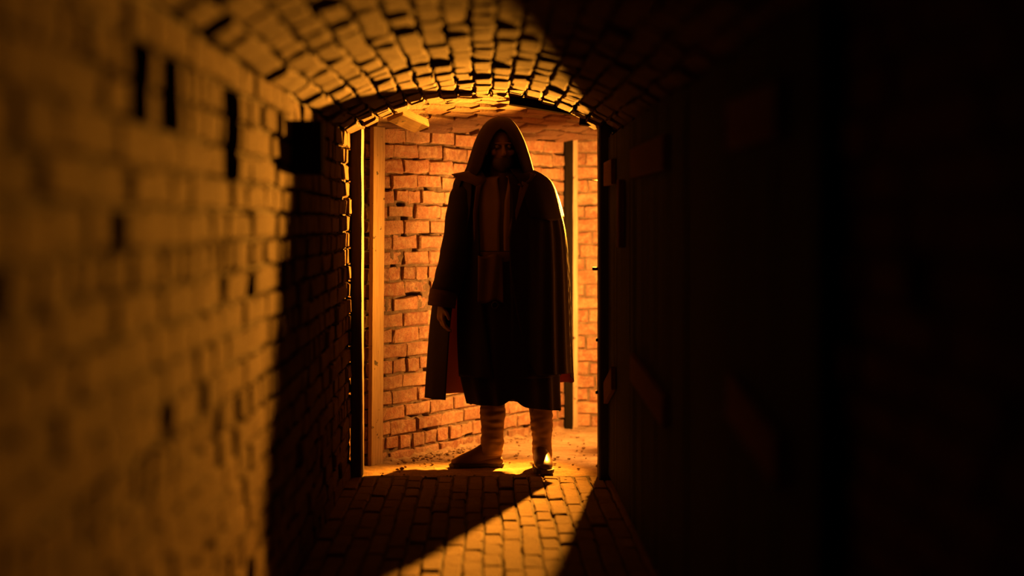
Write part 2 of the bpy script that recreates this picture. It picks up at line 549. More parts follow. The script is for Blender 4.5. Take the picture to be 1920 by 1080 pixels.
# brick reveal left of the opening, right reveal, and the unseen sides of the room
def map_rev(u, v): return Vector((-WX - .012, u, v)), Y3.copy(), Z3.copy(), X3.copy()
rv = mortar_grid('wall_reveal', map_rev, TEND - .02, 10.26, 0, 1.86, .02, .02, .010, .005, M_MORTAR, seed=9)
tag(rv, 'thin strip of lit brick reveal left of the black door post', 'wall', kind='structure')
build_wall(rv, map_rev, S_BACK, TEND + .005, 10.25, 0, 1.84, .083, .24, .071, .012, 99, M_BRICK_BACK, push=.005)
wd = box_obj('wall_doorway', (WX - .005, TEND - .14, 0), (1.75, TEND + .05, 2.02), M_BRICK_BACK, bev=0)
tag(wd, 'masonry beside the right door post', 'wall', kind='structure')
we2 = box_obj('wall_room_right', (1.72, TEND, 0), (1.86, 12.2, 2.05), M_BRICK_BACK, bev=0)
tag(we2, 'right side wall of the lit room', 'wall', kind='structure')

# dirt floor
V, F = [], []
x0, x1, y0, y1, st = -.95, 1.75, 9.66, 12.15, .0125
nx, ny = int((x1 - x0) / st), int((y1 - y0) / st)
for j in range(ny + 1):
    for i in range(nx + 1):
        x, y = x0 + i * st, y0 + j * st
        e = noise.noise(Vector((x * 6, y * 6, 1))) * .006 + noise.noise(Vector((x * 22, y * 22, 3))) * .005 + noise.noise(Vector((x * 70, y * 70, 5))) * .003
        t = (y - 9.80 - .06 * noise.noise(Vector((x * 3.5, 0, 2))) - .025 * noise.noise(Vector((x * 19, 0, 2)))) / .16
        z = .006 + e - .03 * (1 - min(1, max(0, t)))
        s = (Vector((x, y, 0)) - A0).dot(AN)
        z += .016 * math.exp(-max(s, 0) / .05) * (1 + 2.2 * noise.noise(Vector((x * 14, y * 14, 8)))) * min(1, max(0, t))
        V.append((x, y, z))
for j in range(ny):
    for i in range(nx):
        a = j * (nx + 1) + i
        F.append((a, a + 1, a + nx + 2, a + nx + 1))
df = link('floor_dirt', mesh('floor_dirt', V, F), M_DIRT, smooth=True)
tag(df, 'trodden dirt floor of the lit room', 'floor', kind='structure')

# crumbs of brick and earth
rnd = random.Random(5)
V, F = [], []
ico = bmesh.new(); bmesh.ops.create_icosphere(ico, subdivisions=1, radius=1)
iv = [v.co.copy() for v in ico.verts]; iF = [[v.index for v in f.verts] for f in ico.faces]; ico.free()
for k in range(420):
    if k < 230:
        u = rnd.uniform(.06, AL); s = abs(rnd.gauss(0, .07)) + .02
        p = A0 + AD * u + AN * s
        if p.y > 11.85: continue
    else:
        p = Vector((rnd.uniform(-.55, .62), rnd.uniform(9.68, 11.6), 0))
        if (p - A0).dot(AN) < .03: continue
        if -.22 < p.x < .40 and p.y > 9.80 and p.y < 10.16: continue
        if (p - Vector((.80, 10.78, 0))).length < .2: continue
    r = rnd.uniform(.003, .011) * (1.5 if rnd.random() < .08 else 1)
    o = len(V)
    sx, sy, sz = rnd.uniform(.7, 1.4), rnd.uniform(.7, 1.4), rnd.uniform(.4, .8)
    for q in iv:
        V.append((p.x + q.x * r * sx * rnd.uniform(.8, 1.2), p.y + q.y * r * sy * rnd.uniform(.8, 1.2), .010 + r * .4 + q.z * r * sz))
    F += [tuple(o + i for i in f) for f in iF]
cr = link('rubble_crumbs', mesh('rubble_crumbs', V, F), M_DIRT)
tag(cr, 'scattered crumbs of brick and earth on the dirt floor', 'rubble', kind='stuff')

# ------------------------------------------------------------------ timber around the opening
# black left post of the door frame
t = empty('door_post', (-.641, 9.815, 0))
tag(t, 'black timber door post standing left of the opening, edge catching light', 'door post', 'posts of the door frame')
rough_plank('post', (.056, .21, 1.80), M_WOOD_FRAME, (0, .0, .90), (0, 0, 0), t, 3, 30, .0022)
# pale board against the start of the oblique wall
bd = rough_plank('upright_board', (.11, .024, 1.80), M_WOOD_PALE, A0 - AD * .045 + AN * .036 + Z3 * .90, (0, .012, math.atan2(AD.y, AD.x)), None, 5, 30, .0035)
tag(bd, 'pale knotted upright board against the left end of the brick wall', 'board')
# right post
t = empty('door_post', (.617, 9.72, 0))
tag(t, 'black timber door post forming the right edge of the opening', 'door post', 'posts of the door frame')
rough_plank('post', (.064, .16, 1.80), M_WOOD_DARK, (0, 0, .90), (0, 0, 0), t, 4, 30, .0015)
for (zz, ln) in ((1.06, .030), (.70, .012), (.435, .014)):
    o = box_obj('staple', (-.032 - ln, -.012, zz - .008), (-.02, .012, zz + .008), M_IRON, t, .002)
# dark post in front of the end wall and the pale batten beside it
po = rough_plank('wall_post', (.052, .05, 1.86), M_WOOD_BLACK, (.535, 11.99, .93), (0, 0, 0), None, 6, 20, .0015)
tag(po, 'dark upright post at the far corner behind the figure', 'post')
ba = rough_plank('wall_batten', (.030, .03, 1.84), M_WOOD_PALE, (.580, 12.03, .92), (0, 0, 0), None, 7, 20, .0015)
tag(ba, 'thin pale batten right beside the dark corner post', 'batten')
# timber pieces wedged under the ceiling
bl = rough_plank('ceiling_block', (.10, .048, .25), M_WOOD_BLOCK, (0, 0, 0), (0, 0, 0), None, 8, 4, .002)
_d = Vector((.515, .833, -.20)).normalized()
_e = Vector((.85, -.45, .35)); _e = (_e - _d * _e.dot(_d)).normalized()
bl.matrix_world = frame_matrix(Vector((-.388, 9.965, 1.826)), _e, _d.cross(_e), _d)
tag(bl, 'pale spotted wooden block wedged under the ceiling left of the hood', 'wood block')
hb = rough_plank('head_board', (.13, .042, .40), M_WOOD_BLACK, (.335, 9.78, 1.883), (0, math.radians(99.5), 0), None, 9, 8, .002)
hb.rotation_euler = (math.radians(90), 0, 0)
hb.rotation_euler = Matrix.Rotation(math.radians(9), 3, 'Y').to_4x4().to_euler()
hb.rotation_euler = (Matrix.Rotation(math.radians(9.5), 3, 'Y') @ Matrix.Rotation(math.radians(90), 3, 'Y') @ Matrix.Rotation(math.radians(90), 3, 'Z')).to_euler()
tag(hb, 'dark timber board under the right side of the arch', 'board')
hb2 = box_obj('frame_block', (.495, 9.70, 1.785), (.59, 9.82, 1.838), M_WOOD_BLACK, None, .004, (0, .12, 0))
tag(hb2, 'short black wood block at the top of the right door post', 'wood block')

# beam stub sticking out of the left wall
bs = empty('beam_stub', (-WX, 6.76, 1.56))
tag(bs, 'black squared beam end sticking out of the left brick wall', 'beam')
bm = bmesh.new(); bm_box(bm, (.21, .14, .186), Matrix.Translation((.006, 0, 0)), .008, .003)
link('timber', from_bm('timber', bm), M_WOOD_BLACK, bs)

# boarded doors folded back along the right wall
def boarded_door(y0, y1, rail_y, low, label, seed):
    rnd = random.Random(seed)
    t = empty('boarded_door', (.64, (y0 + y1) / 2, 0))
    tag(t, label, 'door', 'boarded doors along the right wall')
    cy = (y0 + y1) / 2
    y = y0; k = 0
    while y < y1 - .05:
        wd_ = min(rnd.uniform(.15, .20), y1 - y)
        h = 1.70 - rnd.uniform(0, .015)
        o = rough_plank('board', (.022, wd_ - .008, h), M_WOOD_DOOR, (rnd.uniform(-.002, .002), y + wd_ / 2 - cy, .03 + h / 2), (0, 0, 0), t, seed * 20 + k, 6, .001)
        y += wd_; k += 1
    a, b = rail_y
    o = rough_plank('ledge', (.022, .12, b - a), M_WOOD_RAIL, (-.0235, (a + b) / 2 - cy, 1.535), (PI / 2, 0, 0), t, seed + 50, 8, .001)
    h0, h1 = low
    ang = math.atan2(h1 - h0, b - a)
    o = rough_plank('brace', (.022, .11, math.hypot(b - a, h1 - h0)), M_WOOD_RAIL, (-.0235, (a + b) / 2 - cy, (h0 + h1) / 2), (PI / 2 - ang if False else -(PI / 2 - ang), 0, 0), t, seed + 60, 8, .001)
    return t
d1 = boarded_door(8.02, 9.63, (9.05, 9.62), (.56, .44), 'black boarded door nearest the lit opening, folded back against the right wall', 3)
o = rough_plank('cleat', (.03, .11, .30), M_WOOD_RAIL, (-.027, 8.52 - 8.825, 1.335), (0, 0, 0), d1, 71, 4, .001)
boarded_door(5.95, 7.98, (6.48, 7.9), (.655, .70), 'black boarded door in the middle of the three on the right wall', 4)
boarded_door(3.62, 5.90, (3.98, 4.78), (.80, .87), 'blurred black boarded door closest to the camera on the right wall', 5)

# ------------------------------------------------------------------ film lamp and an added fill light, both behind the right door post
mt, nt, b = newmat('fill_bulb')
b.inputs['Emission Color'].default_value = (*LAMP_COL, 1)
b.inputs['Emission Strength'].default_value = FILL_LANTERN_E
b.inputs['Base Color'].default_value = (.8, .7, .5, 1)
def lathe(name, prof, m, parent, n=20, loc=(0, 0, 0)):
    v, f = [], []
    for (r, z) in prof:
        for k in range(n):
            a = 2 * PI * k / n
            v.append((loc[0] + r * math.cos(a), loc[1] + r * math.sin(a), loc[2] + z))
    for i in range(len(prof) - 1):
        for k in range(n):
            f.append((i*n+k, i*n+(k+1) % n, (i+1)*n+(k+1) % n, (i+1)*n+k))
    return link(name, mesh(name, v, f), m, parent, smooth=True)
def rod(name, a, b2, r, m, parent, n=8):
    a, b2 = Vector(a), Vector(b2)
    q = (b2 - a).to_track_quat('Z', 'Y').to_matrix()
    v = []
    for p in (a, b2):
        for k in range(n):
            an = 2 * PI * k / n
            v.append(p + q @ Vector((r * math.cos(an), r * math.sin(an), 0)))
    f = [(k, (k+1) % n, n + (k+1) % n, n + k) for k in range(n)] + [tuple(range(n))[::-1], tuple(range(n, 2*n))]
    return link(name, mesh(name, v, f), m, parent)
ln = empty('fill_lantern', (LANTERN.x, LANTERN.y, LANTERN.z - .115))
tag(ln, 'unseen hanging light added behind the right door post to brighten the room', 'fill_lantern')
lathe('base', [(0, .025), (.034, .025), (.034, .032), (.012, .04), (0, .04)], M_IRON, ln)
for k in range(3):
    a = k * 2 * PI / 3 + .5
    rod('bar', (.030 * math.cos(a), .030 * math.sin(a), .03), (.065 * math.cos(a), .065 * math.sin(a), .195), .002, M_IRON, ln, 6)
rod('hanging_rod', (0, 0, .245), (0, 0, ceil_h((Vector((LANTERN.x, LANTERN.y, 0)) - A0).dot(AN)) - LANTERN.z + .115 - .004), .003, M_IRON, ln, 8)
lathe('fill_bulb', [(0.0005, .085), (.012, .088), (.022, .10), (.026, .115), (.022, .13), (.012, .142), (.0005, .145)], mt, ln, 14)
lathe('socket', [(0, .03), (.01, .03), (.01, .085), (0, .085)], M_IRON, ln, 10)
lathe('cap', [(.075, .185), (.07, .20), (.025, .235), (.01, .25), (0, .25)], M_IRON, ln)
V, F = [], []
for i in range(15):                                   # plate added to keep the fill light out of the passage
    a = math.radians(-90 + 14 - 92 * i / 14)
    for zz in (.02, .20):
        V.append((.062 * math.cos(a), .062 * math.sin(a), zz))
for i in range(14): F.append((2*i, 2*i+1, 2*i+3, 2*i+2))
link('blocker_plate', mesh('blocker_plate', V, F), M_IRON, ln).modifiers.new('t', 'SOLIDIFY').thickness = .002
fm = empty('film_lamp', (LAMP.x, LAMP.y, 0))
tag(fm, 'black film lamp on a stand behind the right door post', 'lamp')
q = (LAMP_AIM - LAMP).normalized()
qq = q.to_track_quat('Z', 'Y').to_matrix().to_4x4()
hd = lathe('lamp_head', [(.034, -.01), (.04, -.03), (.04, -.10), (.02, -.13), (0, -.13)], M_IRON, fm, 18)
hd.matrix_local = Matrix.Translation((0, 0, LAMP.z)) @ qq
back = -q * .08
_f = Vector((q.x, q.y, 0)).normalized(); _s = Vector((-_f.y, _f.x, 0))
_fl = [(_f * d_ + _s * w_ + Z3 * (LAMP.z + h_)) for d_, w_, h_ in ((.0, -.045, .040), (.0, .045, .040), (.16, .13, .052), (.16, -.13, .052))]
link('beam_blocker', mesh('beam_blocker', _fl, [(0, 1, 2, 3)]), M_IRON, fm).modifiers.new('t', 'SOLIDIFY').thickness = .002  # unseen flap added to keep the beam off the room ceiling
rod('stand', (back.x, back.y, .02), (back.x, back.y, LAMP.z - .03), .009, M_IRON, fm, 10)
for k in range(3):
    a = k * 2 * PI / 3
    rod('tripod_leg', (back.x + .17 * math.cos(a), back.y + .17 * math.sin(a), .012), (back.x, back.y, .35), .007, M_IRON, fm, 8)
spo.parent = fm
spo.location = (0, 0, LAMP.z)

# ------------------------------------------------------------------ the hooded man
def cat(vals, t):
    """Catmull-Rom through a list of tuples, t in 0..len-1"""
    n = len(vals)
    i = min(int(t), n - 2); u = t - i
    p0, p1, p2, p3 = vals[max(i-1, 0)], vals[i], vals[i+1], vals[min(i+2, n-1)]
    return tuple(.5 * (2*b + (c-a)*u + (2*a-5*b+4*c-d)*u*u + (-a+3*b-3*c+d)*u**3) for a, b, c, d in zip(p0, p1, p2, p3))

def capsule(bm, a, b, ra, rb, n=14, flat=(1, 1)):
    a, b = Vector(a), Vector(b)
    d = b - a
    q = d.to_track_quat('Z', 'X').to_matrix()
    rings = []
    K = 5
    for i in range(1, K + 1):
        t_ = PI / 2 * i / K
        rings.append((a - d.normalized() * ra * math.cos(t_), ra * math.sin(t_)))
    for i in range(0, K):
        t_ = PI / 2 * i / K
        rings.append((b + d.normalized() * rb * math.sin(t_), rb * math.cos(t_)))
    rows = []
    for c, r in rings:
        rows.append([bm.verts.new(c + q @ Vector((r * flat[0] * math.cos(2*PI*k/n), r * flat[1] * math.sin(2*PI*k/n), 0))) for k in range(n)])
    for r0, r1 in zip(rows[:-1], rows[1:]):
        for k in range(n):
            bm.faces.new((r0[k], r0[(k+1) % n], r1[(k+1) % n], r1[k]))
    bm.faces.new(rows[0][::-1]); bm.faces.new(rows[-1])

def ellipsoid(bm, c, r, M=None, n=20):
    R = bmesh.ops.create_uvsphere(bm, u_segments=n, v_segments=n // 2 + 2, radius=1)
    for v in R['verts']:
        p = Vector((v.co.x * r[0], v.co.y * r[1], v.co.z * r[2]))
        if M: p = M @ p
        v.co = p + Vector(c)

def voxel(bm, name, size, smooth_it=4):
    """fuse overlapping closed shapes into one continuous skin"""
    me = from_bm(name + '_raw', bm)
    o = bpy.data.objects.new('tmp', me); COL.objects.link(o)
    md = o.modifiers.new('r', 'REMESH'); md.mode = 'VOXEL'; md.voxel_size = size
    ms = o.modifiers.new('s', 'SMOOTH'); ms.factor = .5; ms.iterations = smooth_it
    dg = bpy.context.evaluated_depsgraph_get()
    out = bpy.data.meshes.new_from_object(o.evaluated_get(dg))
    out.name = name
    bpy.data.objects.remove(o); bpy.data.meshes.remove(me)
    return out

FX, FY = .12, 10.03             # where the man stands
def q10(px, py): return ((px - VX) / 360.0, EYE - (py - VY) / 360.0)

bm = bmesh.new()
HD = Vector((.096, 10.02, 1.685))
HM = Matrix.Rotation(math.radians(7), 3, 'Z')
def hp(x, y, z): return HD + HM @ Vector((x, y, z))
ellipsoid(bm, HD + Vector((0, .012, .028)), (.076, .096, .092), HM)
ellipsoid(bm, hp(0, -.022, -.040), (.058, .070, .075), HM)
ellipsoid(bm, hp(0, -.070, -.098), (.024, .020, .020), HM)          # chin
ellipsoid(bm, hp(0, -.090, .018), (.050, .010, .009), HM)           # brow
capsule(bm, hp(0, -.092, .008), hp(0, -.114, -.036), .008, .013, 10)  # nose
ellipsoid(bm, hp(0, -.100, -.042), (.017, .012, .008), HM)
ellipsoid(bm, hp(0, -.090, -.066), (.022, .010, .006), HM)          # lips
ellipsoid(bm, hp(0, -.088, -.077), (.019, .010, .006), HM)
for s in (-1, 1):
    ellipsoid(bm, hp(s * .044, -.074, -.028), (.019, .014, .018), HM)   # cheek
    ellipsoid(bm, hp(s * .076, .012, -.010), (.010, .020, .032), HM)    # ear
capsule(bm, (.094, 10.04, 1.62), (.10, 10.06, 1.46), .056, .064)
# trunk
ellipsoid(bm, (.105, 10.06, 1.30), (.165, .105, .20))
ellipsoid(bm, (.115, 10.06, 1.10), (.145, .098, .20))
ellipsoid(bm, (.13, 10.06, .93), (.160, .108, .13))
SL, SR = Vector((-.075, 10.055, 1.430)), Vector((.285, 10.06, 1.430))
capsule(bm, SL + Vector((.03, 0, 0)), (.10, 10.055, 1.47), .058, .06)
capsule(bm, SR - Vector((.03, 0, 0)), (.10, 10.055, 1.47), .058, .06)
EL, WLf = Vector((-.165, 10.03, 1.150)), Vector((-.208, 9.93, .880))
ER, WRt = Vector((.355, 10.09, 1.155)), Vector((.345, 9.99, .895))
for a, e, wv in ((SL, EL, WLf), (SR, ER, WRt)):
    capsule(bm, a, e, .054, .041); capsule(bm, e, wv, .042, .027)
def hand(bm, wv, fwd, side, palm_n):
    """palm, four fingers of their own lengths with bent knuckles, thumb off the palm's side"""
    fwd, side, palm_n = fwd.normalized(), side.normalized(), palm_n.normalized()
    k = wv + fwd * .085
    capsule(bm, wv + fwd * .015, k - fwd * .01, .024, .026, 12, (1, 1))
    for i, (o, L) in enumerate(((.032, .072), (.011, .082), (-.011, .076), (-.031, .060))):
        b0 = wv + fwd * .04 + side * o * .8
        b1 = k + side * o
        capsule(bm, b0, b1, .012, .0105, 10)
        m1 = b1 + (fwd * .93 + palm_n * .36).normalized() * L * .48
        m2 = m1 + (fwd * .72 + palm_n * .70).normalized() * L * .32
        m3 = m2 + (fwd * .48 + palm_n * .88).normalized() * L * .24
        capsule(bm, b1, m1, .0098, .0090, 10); capsule(bm, m1, m2, .0090, .0082, 10); capsule(bm, m2, m3, .0082, .0070, 10)
    t0 = wv + fwd * .028 + side * .022
    t1 = t0 + (fwd * .7 + side * .65 + palm_n * .35).normalized() * .042
    t2 = t1 + (fwd * .93 + side * .15 + palm_n * .35).normalized() * .034
    capsule(bm, t0, t1, .0135, .0108, 10); capsule(bm, t1, t2, .0108, .0085, 10)
hand(bm, WLf, Vector((-.05, -.10, -1)), Vector((.25, -1, .1)), Vector((1, .2, 0)))
hand(bm, WRt, Vector((0, -.12, -1)), Vector((-.25, -1, .1)), Vector((-1, .2, 0)))
# legs
HL, HR = Vector((.055, 10.06, .90)), Vector((.215, 10.06, .90))
KL, KR = Vector((.045, 10.055, .50)), Vector((.275, 10.035, .50))
AKL, AKR = Vector((.060, 10.10, .10)), Vector((.307, 10.045, .10))
for h_, k_, a_ in ((HL, KL, AKL), (HR, KR, AKR)):
    capsule(bm, h_, k_, .088, .055); capsule(bm, k_, k_.lerp(a_, .35) + Vector((0, .012, 0)), .055, .052); capsule(bm, k_.lerp(a_, .3) + Vector((0, .012, 0)), a_, .052, .036)
# feet inside the shoes
capsule(bm, AKL + Vector((.02, 0, -.06)), AKL + Vector((-.17, -.02, -.07)), .030, .022)
capsule(bm, AKR + Vector((0, .03, -.06)), AKR + Vector((.02, -.17, -.07)), .030, .022)
for v in bm.verts: v.co -= Vector((FX, FY, 0))
body = voxel(bm, 'person', .0055, 3)
man = link('person', body, M_SKIN, None, True)
man.location = (FX, FY, 0)
tag(man, 'backlit person in a long dark hooded cloak standing in the doorway, face in shadow', 'person')
OFF = Vector((FX, FY, 0))

for s in (-1, 1):
    bm = bmesh.new(); ellipsoid(bm, hp(s * .031, -.082, .003) - OFF, (.0125, .0125, .0125), None, 12)
    link('eye', from_bm('eye', bm), M_EYE, man, True)
# beard and hair
bm = bmesh.new()
ellipsoid(bm, hp(0, -.030, -.070) - OFF, (.062, .076, .062), HM, 24)
for v in list(bm.verts):
    l = HM.inverted() @ (v.co - (HD - OFF))
    if l.z > -.052 and abs(l.x) < .045: bm.verts.remove(v)
bmesh.ops.recalc_face_normals(bm, faces=bm.faces)
for v in bm.verts: v.co += v.normal * .003 * noise.noise(v.co * 120)
be = link('beard', from_bm('beard', bm), M_HAIR, man, True)
bm = bmesh.new()
ellipsoid(bm, HD - OFF + Vector((0, .020, .036)), (.081, .099, .093), HM, 28)
for v in list(bm.verts):
    l = HM.inverted() @ (v.co - (HD - OFF))
    if l.y < -.02 and l.z < .075 - abs(l.x) * .15: bm.verts.remove(v)
    elif l.z < -.04: bm.verts.remove(v)
for v in bm.verts: v.co += v.normal * .004 * noise.noise(v.co * 90)
link('hair', from_bm('hair', bm), M_HAIR, man, True)

def drape(name, rows, mat, nphi=72, nrow=40, rng=None, fold=None, hem=None, thick=.004, parent=man, power=1.0):
    """cloth hung round the body. rows: (z, left x, right x, centre y, half depth); phi 0 = front, + towards image right.
    rng(t) -> (phi0, phi1); fold(t, phi) -> relative swell; hem(phi) -> metres added at the lower edge"""
    V, F = [], []
    closed = rng is None
    NP = nphi if closed else nphi + 1
    for i in range(nrow + 1):
        t = i / nrow
        z, xl, xr, cy, ry = cat(rows, t * (len(rows) - 1))
        cx, rx = (xl + xr) / 2, (xr - xl) / 2
        a0, a1 = (0, 2 * PI) if closed else rng(t)
        for k in range(NP):
            ph = a0 + (a1 - a0) * k / nphi
            s, c = math.sin(ph), math.cos(ph)
            if power != 1.0:
                s = math.copysign(abs(s) ** power, s); c = math.copysign(abs(c) ** power, c)
            g = 1 + (fold(t, ph) if fold else 0)
            zz = z + (hem(ph) * t ** 3 if hem else 0)
            V.append(Vector((cx + rx * s * g, cy - ry * c * g, zz)) - OFF)
    for i in range(nrow):
        for k in range(NP if closed else nphi):
            k2 = (k + 1) % NP if closed else k + 1
            F.append((i*NP+k, (i+1)*NP+k, (i+1)*NP+k2, i*NP+k2))
    o = link(name, mesh(name, V, F), mat, parent, True)
    md = o.modifiers.new('thickness', 'SOLIDIFY'); md.thickness = thick; md.offset = -1
    if isinstance(mat, (list, tuple)) and len(mat) > 1:
        md.material_offset = 1
        md.material_offset_rim = 0
    return o

def row(py, l, r, cy, ry):
    a, z = q10(l, py); b2, _ = q10(r, py)
    return (z, a, b2, cy, ry)

def folds(seed, n, amp, start=.15):
    r = random.Random(seed)
    comps = [(n + r.randint(-3, 5), r.uniform(0, 6.28), r.uniform(.5, 1)) for _ in range(3)]
    def f(t, ph):
        g = max(0, t - start) / (1 - start)
        return amp * g * sum(w_ * math.sin(k_ * ph + p_ + .6 * math.sin(3 * t + p_)) for k_, p_, w_ in comps) / 2
    return f

rad = math.radians
# shirt
drape('shirt', [row(330, 925, 962, 10.03, .075), row(340, 885, 1000, 10.04, .105), row(380, 872, 1012, 10.05, .125), row(430, 868, 1012, 10.05, .13), row(480, 870, 1012, 10.05, .128), row(500, 872, 1015, 10.05, .13)],
      M_SHIRT, rng=lambda t: (rad(3 + 14 * max(0, 1 - t * 2.5)), rad(357 - 14 * max(0, 1 - t * 2.5))), fold=folds(2, 14, .035, .1))
# long robe under the coat
def robe_hem(ph):
    s = math.sin(ph); c = math.cos(ph)
    return -.035 * max(0, s) + (.035 * math.exp(-((s - (-.05)) / .16) ** 2) if c > 0 else -.01)
rb = drape('robe', [row(470, 868, 1016, 10.05, .132), row(520, 862, 1030, 10.05, .150), row(600, 860, 1044, 10.05, .175), row(690, 862, 1050, 10.05, .19), row(757, 878, 1052, 10.05, .195)],
      M_ROBE, nphi=110, fold=folds(5, 11, .055, .1), hem=robe_hem)
# belt and hanging sash
drape('belt', [row(472, 866, 1016, 10.05, .137), row(478, 864, 1018, 10.05, .140), row(488, 864, 1018, 10.05, .140), row(493, 866, 1017, 10.05, .138)], M_SASH, nrow=6, fold=folds(7, 16, .012, 0))
V, F = [], []
for i in range(17):
    t_ = i / 16
    for k in range(13):
        s = k / 12
        x, z = q10(896 + 47 * s, 478 + 86 * t_ + 3 * math.sin(s * 7))
        V.append(Vector((x, 9.895 - .028 * t_ - .006 * math.sin(s * 11 + t_ * 2), z)) - OFF)
for i in range(16):
    for k in range(12):
        F.append((i*13+k, (i+1)*13+k, (i+1)*13+k+1, i*13+k+1))
o = link('sash', mesh('sash', V, F), M_SASH, man, True)
o.modifiers.new('t', 'SOLIDIFY').thickness = .004
# a ring hanging from the sash
V, F = [], []
cx_, cz_ = q10(928, 570)
for i in range(20):
    a = 2 * PI * i / 20
    for k in range(8):
        b_ = 2 * PI * k / 8
        r_ = .016 + .004 * math.cos(b_)
        V.append(Vector((cx_ + r_ * math.cos(a), 9.862 + .004 * math.sin(b_), cz_ + r_ * math.sin(a))) - OFF)
for i in range(20):
    for k in range(8):
        F.append((i*8+k, ((i+1) % 20)*8+k, ((i+1) % 20)*8+(k+1) % 8, i*8+(k+1) % 8))
link('belt_ring', mesh('belt_ring', V, F), M_IRON, man, True)
# coat, open at the front
def coat_rng(t):
    if t < .55: return rad(12 - 8 * t / .55), rad(326 + 2 * t)
    u = (t - .55) / .45
    return rad(4 - 2 * u), rad(327 + 14 * u)
drape('coat', [row(332, 882, 1006, 10.045, .115), row(350, 864, 1022, 10.05, .138), row(400, 860, 1030, 10.05, .150), row(480, 860, 1036, 10.05, .158), row(565, 857, 1046, 10.05, .182), row(640, 857, 1050, 10.05, .198), row(706, 860, 1052, 10.05, .205)],
      M_COAT, nphi=100, rng=coat_rng, fold=folds(9, 9, .03, .15))
# left sleeve, wide, with turned cuff
def tube(name, pts, mat, n=28, sub=6, wr=0.0, seed=0, thick=.004, ring=.6, flat=1.0):
    """pts: (x,y,z,radius) path"""
    r = random.Random(seed)
    V, F = [], []
    K = (len(pts) - 1) * sub
    for i in range(K + 1):
        t = i / K * (len(pts) - 1)
        x, y, z, ra = cat(pts, t)
        x2, y2, z2, _ = cat(pts, min(t + .02, len(pts) - 1)); x1, y1, z1, _ = cat(pts, max(t - .02, 0))
        d = Vector((x2 - x1, y2 - y1, z2 - z1)).normalized()
        e1 = d.cross(Vector((0, 1, 0))).normalized(); e2 = d.cross(e1)
        for k in range(n):
            a = 2 * PI * k / n
            g = 1 + wr * (math.sin(t * 9 + 2.2 * math.sin(a + seed) + seed) * ring + 1.3 * noise.noise(Vector((math.cos(a) * 1.2, math.sin(a) * 1.2, t * 2.6 + seed))))
            V.append(Vector((x, y, z)) + e1 * (ra * g * math.cos(a)) + e2 * (ra * flat * g * math.sin(a)) - OFF)
    for i in range(K):
        for k in range(n):
            F.append((i*n+k, (i+1)*n+k, (i+1)*n+(k+1) % n, i*n+(k+1) % n))
    o = link(name, mesh(name, V, F), mat, man, True)
    o.modifiers.new('t', 'SOLIDIFY').thickness = thick
    return o
def tp(px, py, y, r):
    x, z = q10(px, py); return (x, y, z, r)
tube('sleeve', [tp(874, 348, 10.03, .045), tp(866, 375, 10.01, .066), tp(858, 450, 9.98, .074), tp(843, 520, 9.95, .072), tp(831, 552, 9.935, .066)], M_COAT, wr=.05, seed=2)
tube('cuff', [tp(832.5, 546, 9.937, .069), tp(830, 560, 9.932, .069), tp(828, 574, 9.93, .068)], M_LAPEL, wr=.03, seed=4)
tube('sleeve', [tp(1010, 350, 10.05, .045), tp(1018, 380, 10.06, .062), tp(1030, 450, 10.08, .066), tp(1032, 520, 10.04, .064), tp(1030, 550, 10.01, .060)], M_COAT, wr=.05, seed=6)
# the cloak
def cloak_rng(t):
    st = 8 - 4 * min(1, t / .5) if t < .5 else 4 + 26 * ((t - .5) / .5) ** 1.5
    return rad(st), rad(360 - (40 + 5 * t))
def cloak_hem(ph):
    d = math.degrees(ph) % 360
    def sm(a, b, x):
        u = min(1, max(0, (x - a) / (b - a))); return u * u * (3 - 2 * u)
    # right front short, right back longer, left longest
    return .128 - .060 * sm(74, 96, d) - .070 * sm(105, 185, d)
_cf = folds(12, 13, .030, .1)
def cloak_fold(t, ph):
    d = math.degrees(ph)
    g = _cf(t, ph)
    if 20 < d < 110:                                  # long vertical pleats on the right arm
        e = math.sin((d - 20) / 90 * PI)
        g += .022 * e * math.sin(math.radians(d) * 24 + 1.2 * t) * min(1, t * 2.2)
    return g
drape('cloak', [row(322, 878, 1004, 10.05, .105), row(334, 856, 1028, 10.06, .150), row(365, 852, 1044, 10.07, .180), row(410, 845, 1055, 10.08, .205), row(450, 832, 1062, 10.085, .22), row(520, 817, 1067, 10.09, .235), row(600, 805, 1070, 10.09, .25), row(690, 798, 1073, 10.09, .262), row(746, 795, 1075, 10.09, .27)],
      [M_CLOAK, M_LINING], nphi=190, nrow=60, rng=cloak_rng, fold=cloak_fold, hem=cloak_hem, thick=.0035)
# shoulder cape
drape('shoulder_cape', [row(316, 890, 996, 10.045, .10), row(326, 862, 1018, 10.05, .142), row(342, 850, 1036, 10.06, .168), row(375, 847, 1049, 10.065, .192), row(410, 845, 1058, 10.07, .213)],
      M_CLOAK, nphi=120, nrow=26, rng=lambda t: (rad(14 + 10 * t), rad(360 - 46 - 22 * t)), fold=folds(15, 12, .03, .2), hem=lambda ph: .01 * math.sin(5 * ph))
